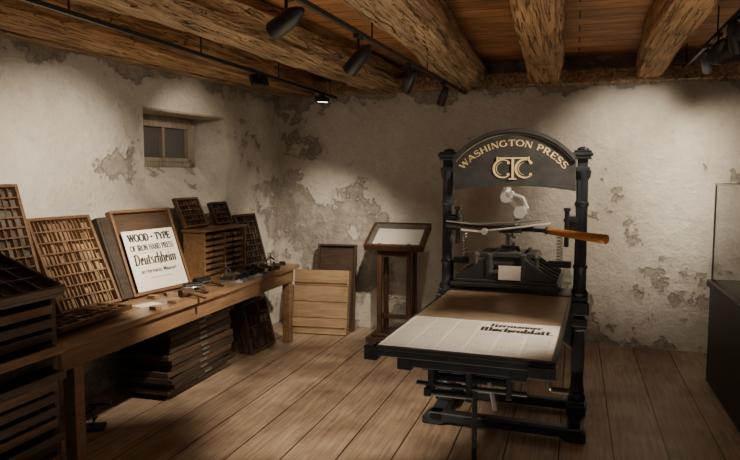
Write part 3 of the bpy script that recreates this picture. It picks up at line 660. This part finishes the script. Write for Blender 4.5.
# faint worn columns of print, as rows of short grey dashes
rnd=random.Random(5); b=MB()
for c in range(6):
    x0=-.325+c*.11; x1=x0+.098
    y=.275 if c<3 else .085
    while y>-.255:
        xa=x0
        while xa<x1-.006:
            w_=min(rnd.uniform(.006,.018),x1-xa); b.bx(xa,xa+w_,y,y+.0022,0,.0004); xa+=w_+.004
        y-=.0085
o=b.obj("print_columns",M['faint'],pp); o["kind"]="stuff"
# platen : plate with curved ribs sweeping up to the centre boss
b=MB(); b.bx(-.33,.31,-.28,.26,.88,.905).bx(-.315,.295,-.265,.245,.905,.925)
b.obj("platen",M['ironh'],P,.005)
def ribprof(x0,x1,zb,zt,n=10):
    pts=[(x0,zb)]
    for i in range(n+1):
        t_=i/n; pts.append((x0+(x1-x0)*t_, zb+.02+(zt-zb-.02)*(t_**1.3)))
    pts.append((x1,zb)); return pts
b=MB()
for y in (-.23,-.12,0,.12,.21):
    b.poly(ribprof(-.31,-.11,.925,1.07),y-.010,y+.010)
    b.poly(ribprof(.29,.09,.925,1.07),y-.010,y+.010)
b.bx(-.12,.10,-.245,.225,.925,.965)
b.bx(-.125,-.10,-.245,.225,.925,1.075).bx(.08,.105,-.245,.225,.925,1.075)
b.poly([(-.20,1.045),(.18,1.045),(.16,1.075),(-.18,1.075)],-.13,.12)
b.box((-.01,0,1.035),(.22,.24,.08)); b.cyl((-.01,0,1.05),(-.01,0,1.11),.075,.06,24)
b.obj("platen_ribs",M['ironh'],P,.004)
for bx_ in (-.19,.17): MB().cyl((bx_,-.19,1.0),(bx_,-.19,1.085),.012).cyl((bx_,-.19,1.06),(bx_,-.19,1.075),.022,seg=6).obj("platen_bolt",M['steeld'],P)
e=thing("label_card",PM@Matrix.Translation((.02,-.268,.93))@Matrix.Rotation(R(-12),4,'X'),"small white caption card standing on the press","card")
MB().bx(-.065,.065,-.002,.002,0,.085).obj("card",M['paper'],e)
# toggle : two jointed arms bent like a knee
b=MB()
b.latheline((-.03,-.05,1.475),(-.03,-.05,1.405),[(.026,0),(.026,.3),(.036,.35),(.036,.55),(.022,.6),(.022,1)])
b.obj("toggle_hanger",M['steel'],P,smooth=True)
b=MB()
b.latheline((-.03,-.08,1.42),(.058,-.10,1.325),[(.012,0),(.022,.08),(.019,.5),(.022,.92),(.012,1)])
b.cyl((-.03,-.12,1.415),(-.03,-.04,1.415),.033).cyl((.058,-.14,1.325),(.058,-.05,1.325),.036)
b.obj("toggle_upper_arm",M['steel'],P,smooth=True)
b=MB()
b.latheline((.058,-.09,1.325),(-.01,-.05,1.215),[(.014,0),(.024,.1),(.021,.5),(.030,.9),(.034,1)])
b.cyl((-.01,-.10,1.225),(-.01,0,1.225),.038)
b.obj("toggle_lower_arm",M['steel'],P,smooth=True)
b=MB(); b.tube([(.0,-.10,1.44),(.075,-.12,1.41),(.10,-.12,1.35),(.085,-.12,1.31)],[.010,.013,.013,.010]).cyl((.0,-.125,1.44),(.0,-.06,1.44),.015); b.obj("toggle_link",M['steel'],P,smooth=True)
MB().cyl((-.01,0,1.10),(-.01,0,1.19),.034).cyl((-.01,0,1.175),(-.01,0,1.205),.05).obj("toggle_seat",M['steeld'],P,smooth=True)
b=MB()
b.tube([(-.40,-.09,1.235),(-.2,-.11,1.225),(-.02,-.12,1.225),(.14,-.115,1.225)],[.016,.014,.02,.014])
b.bx(-.06,.07,-.15,-.09,1.20,1.245)
b.obj("lever_bar",K,P,smooth=True)
MB().tube([(-.40,-.10,1.262),(-.22,-.125,1.25),(.02,-.145,1.262),(.18,-.10,1.282)],.0065).obj("counter_rod",M['steeld'],P,smooth=True)
MB().tube([(-.30,-.13,1.212),(-.18,-.15,1.204),(.03,-.16,1.232),(.24,-.11,1.262)],.0065).cyl((-.15,-.14,1.206),(-.15,-.165,1.206),.02).obj("counter_rod",M['steel'],P,smooth=True)
gm=PM.inverted()
g0=gm@Vector((-.15,3.98,1.215)); g1=gm@Vector((.175,3.75,1.195)); gs=gm@Vector((-.36,4.02,1.222))
MB().cyl(gs,g0,.012).latheline(g0-(g1-g0)*.04,g0,[(.02,0),(.024,.5),(.02,1)]).obj("bar_shaft",K,P,smooth=True)
MB().latheline(g0,g1,[(.017,0),(.020,.03),(.022,.3),(.024,.6),(.026,.85),(.027,.93),(.022,.95),(.029,.965),(.026,.99),(.012,1)],20).obj("bar_grip",M['grip'],P,smooth=True)
for sx in (-1,1):
    x=sx*.36
    MB().bx(x-.03,x+.03,-.075,.03,1.20,1.30).bx(x-.05+.02*(sx<0),x+.05-.02*(sx>0),-.09,-.05,1.27,1.29).cyl((x-sx*.03,-.08,1.12),(x-sx*.03,-.08,1.34),.014,seg=12).box((x-sx*.03,-.08,1.345),(.04,.04,.02)).obj("guide_bracket",K,P,.003)
    pts=[];n=90
    for i in range(n+1):
        a=i/n*9*2*math.pi; pts.append((x-sx*.07+.017*math.cos(a),-.05+.017*math.sin(a),1.03+.17*i/n))
    MB().tube(pts,.0035,6).obj("coil_spring",M['steeld'],P,smooth=True)
    MB().bx(x-sx*.115-.02,x-sx*.0,-.07,-.03,.99,1.03).obj("spring_hanger",K,P,.003)

# ------------------------------------------------------------------ tracks & spotlights
TRZ=2.285
for (a,b_) in (((-2.22,1.2,TRZ),(-2.20,5.8,TRZ)),((-1.20,1.0,TRZ),(-.97,5.85,TRZ)),((.82,.8,TRZ+.14),(.82,5.9,TRZ+.14))):
    a=Vector(a);b_=Vector(b_); d=b_-a
    e=thing("lighting_track",Matrix.Translation(a)@d.to_track_quat('Y','Z').to_matrix().to_4x4(),"thin black lighting track hung beneath the ceiling","track","lighting tracks")
    MB().bx(-.011,.011,0,d.length,-.009,.012).obj("track_rail",M['black'],e)
    for k in range(5):
        y=.15+k*(d.length-.3)/4; MB().cyl((0,y,.012),(0,y,2.60-a.z),.005,seg=8).obj("hanger_rod",M['black'],e)
def head(px,py,pz,tx,ty,tz,power,ang,size=1.0,on=True,col=(1,.83,.62),blend=.9,flat=False,trz=TRZ):
    p=Vector((px,py,pz)); t=Vector((tx,ty,tz)); top=trz-.0095-pz
    e=thing("track_spotlight",Matrix.Translation(p),"black cylindrical spotlight aimed down from the ceiling track" if not flat else "flat black floodlight hung from the ceiling track","spotlight","track spotlights")
    q=(t-p).to_track_quat('-Z','Y').to_matrix().to_4x4(); s=size; lm=M['lens'] if on else M['steeld']
    if flat:
        MB().bx(-.09*s,.09*s,-.05*s,.05*s,-.02*s,.03*s).obj("lamp_housing",M['black'],e,.006,mx=q)
        MB().bx(-.075*s,.075*s,-.038*s,.038*s,-.024*s,-.0205*s).obj("lamp_lens",lm,e,mx=q)
    else:
        MB().lathe([(.034*s,-.09*s),(.040*s,-.09*s),(.042*s,-.085*s),(.042*s,0),(.038*s,.05*s),(.024*s,.085*s),(.012*s,.105*s)],None,24).obj("lamp_housing",M['black'],e,smooth=True,mx=q)
        MB().cyl((0,0,-.0925*s),(0,0,-.0905*s),.033*s,seg=24).obj("lamp_lens",lm,e,mx=q)
    b=MB(); b.cyl((0,0,0),(0,0,top),.007,seg=10).box((0,0,top-.01),(.03,.08,.02)).cyl((-.05*s,0,0),(.05*s,0,0),.008,seg=8)
    b.obj("mounting_arm",M['black'],e)
    if on:
        l=bpy.data.lights.new("spot_lamp",'SPOT'); l.energy=power; l.spot_size=R(ang); l.spot_blend=blend; l.color=col; l.shadow_soft_size=.03
        lo=bpy.data.objects.new("spot_lamp",l); COL.objects.link(lo); lo.parent=e; lo.matrix_local=q@Matrix.Translation((0,0,-.11*s))
head(-1.13,2.42,2.17,-3.2,3.30,1.42,290,47,.95)          # wash on left wall
head(-2.21,4.25,2.23,-3.25,4.75,1.66,24,75,.8,flat=True) # window recess
head(-1.095,3.22,2.15,-2.72,3.75,.75,310,44,.95)         # poster & bench
head(-1.05,4.13,2.16,-2.40,5.9,.70,230,46,.9)            # corner, crate
head(-1.01,5.05,2.17,-1.6,5.75,.9,16,50,.8)
head(-2.20,5.45,2.23,-2.6,5.8,1.0,14,80,.65,flat=True)
head(.82,4.51,2.32,.50,6.1,1.5,160,66,1.0,trz=TRZ+.14)
head(.82,3.45,2.32,-.42,4.0,1.40,190,40,1.0,trz=TRZ+.14)
head(.82,3.10,2.32,-.42,2.80,.84,200,30,1.0,trz=TRZ+.14)
head(-1.17,1.6,2.17,-1.50,4.05,0,440,43,1.0)
head(.82,4.86,2.31,1.2,6.1,1.4,50,72,.9,trz=TRZ+.14)
head(.82,4.05,2.31,1.3,4.6,.8,0,30,.95,on=False,trz=TRZ+.14)
head(.82,3.76,2.32,.2,5.4,1.2,0,30,.95,on=False,trz=TRZ+.14)

l=bpy.data.lights.new("room_fill",'AREA'); l.energy=12; l.size=2.2; l.color=(1,.93,.88)
o=bpy.data.objects.new("room_fill",l); COL.objects.link(o); o.location=(0,-.6,2.25); o.rotation_euler=(R(55),0,R(10))
l=bpy.data.lights.new("up_fill",'AREA'); l.energy=24; l.size=3; l.color=(1,.79,.55)
o=bpy.data.objects.new("up_fill",l); COL.objects.link(o); o.location=(-.6,2.8,.35); o.rotation_euler=(R(180),0,0); l.spread=R(125)

w=bpy.data.worlds.new("world"); SC.world=w; w.use_nodes=True
w.node_tree.nodes["Background"].inputs[0].default_value=(.05,.05,.06,1); w.node_tree.nodes["Background"].inputs[1].default_value=.3

cam=bpy.data.cameras.new("camera"); co=bpy.data.objects.new("camera",cam); COL.objects.link(co)
co.location=(0,0,1.55); co.rotation_euler=(R(90-4.9),0,R(17.76)); cam.lens=640/740*36; cam.sensor_width=36; cam.clip_start=.05
SC.camera=co
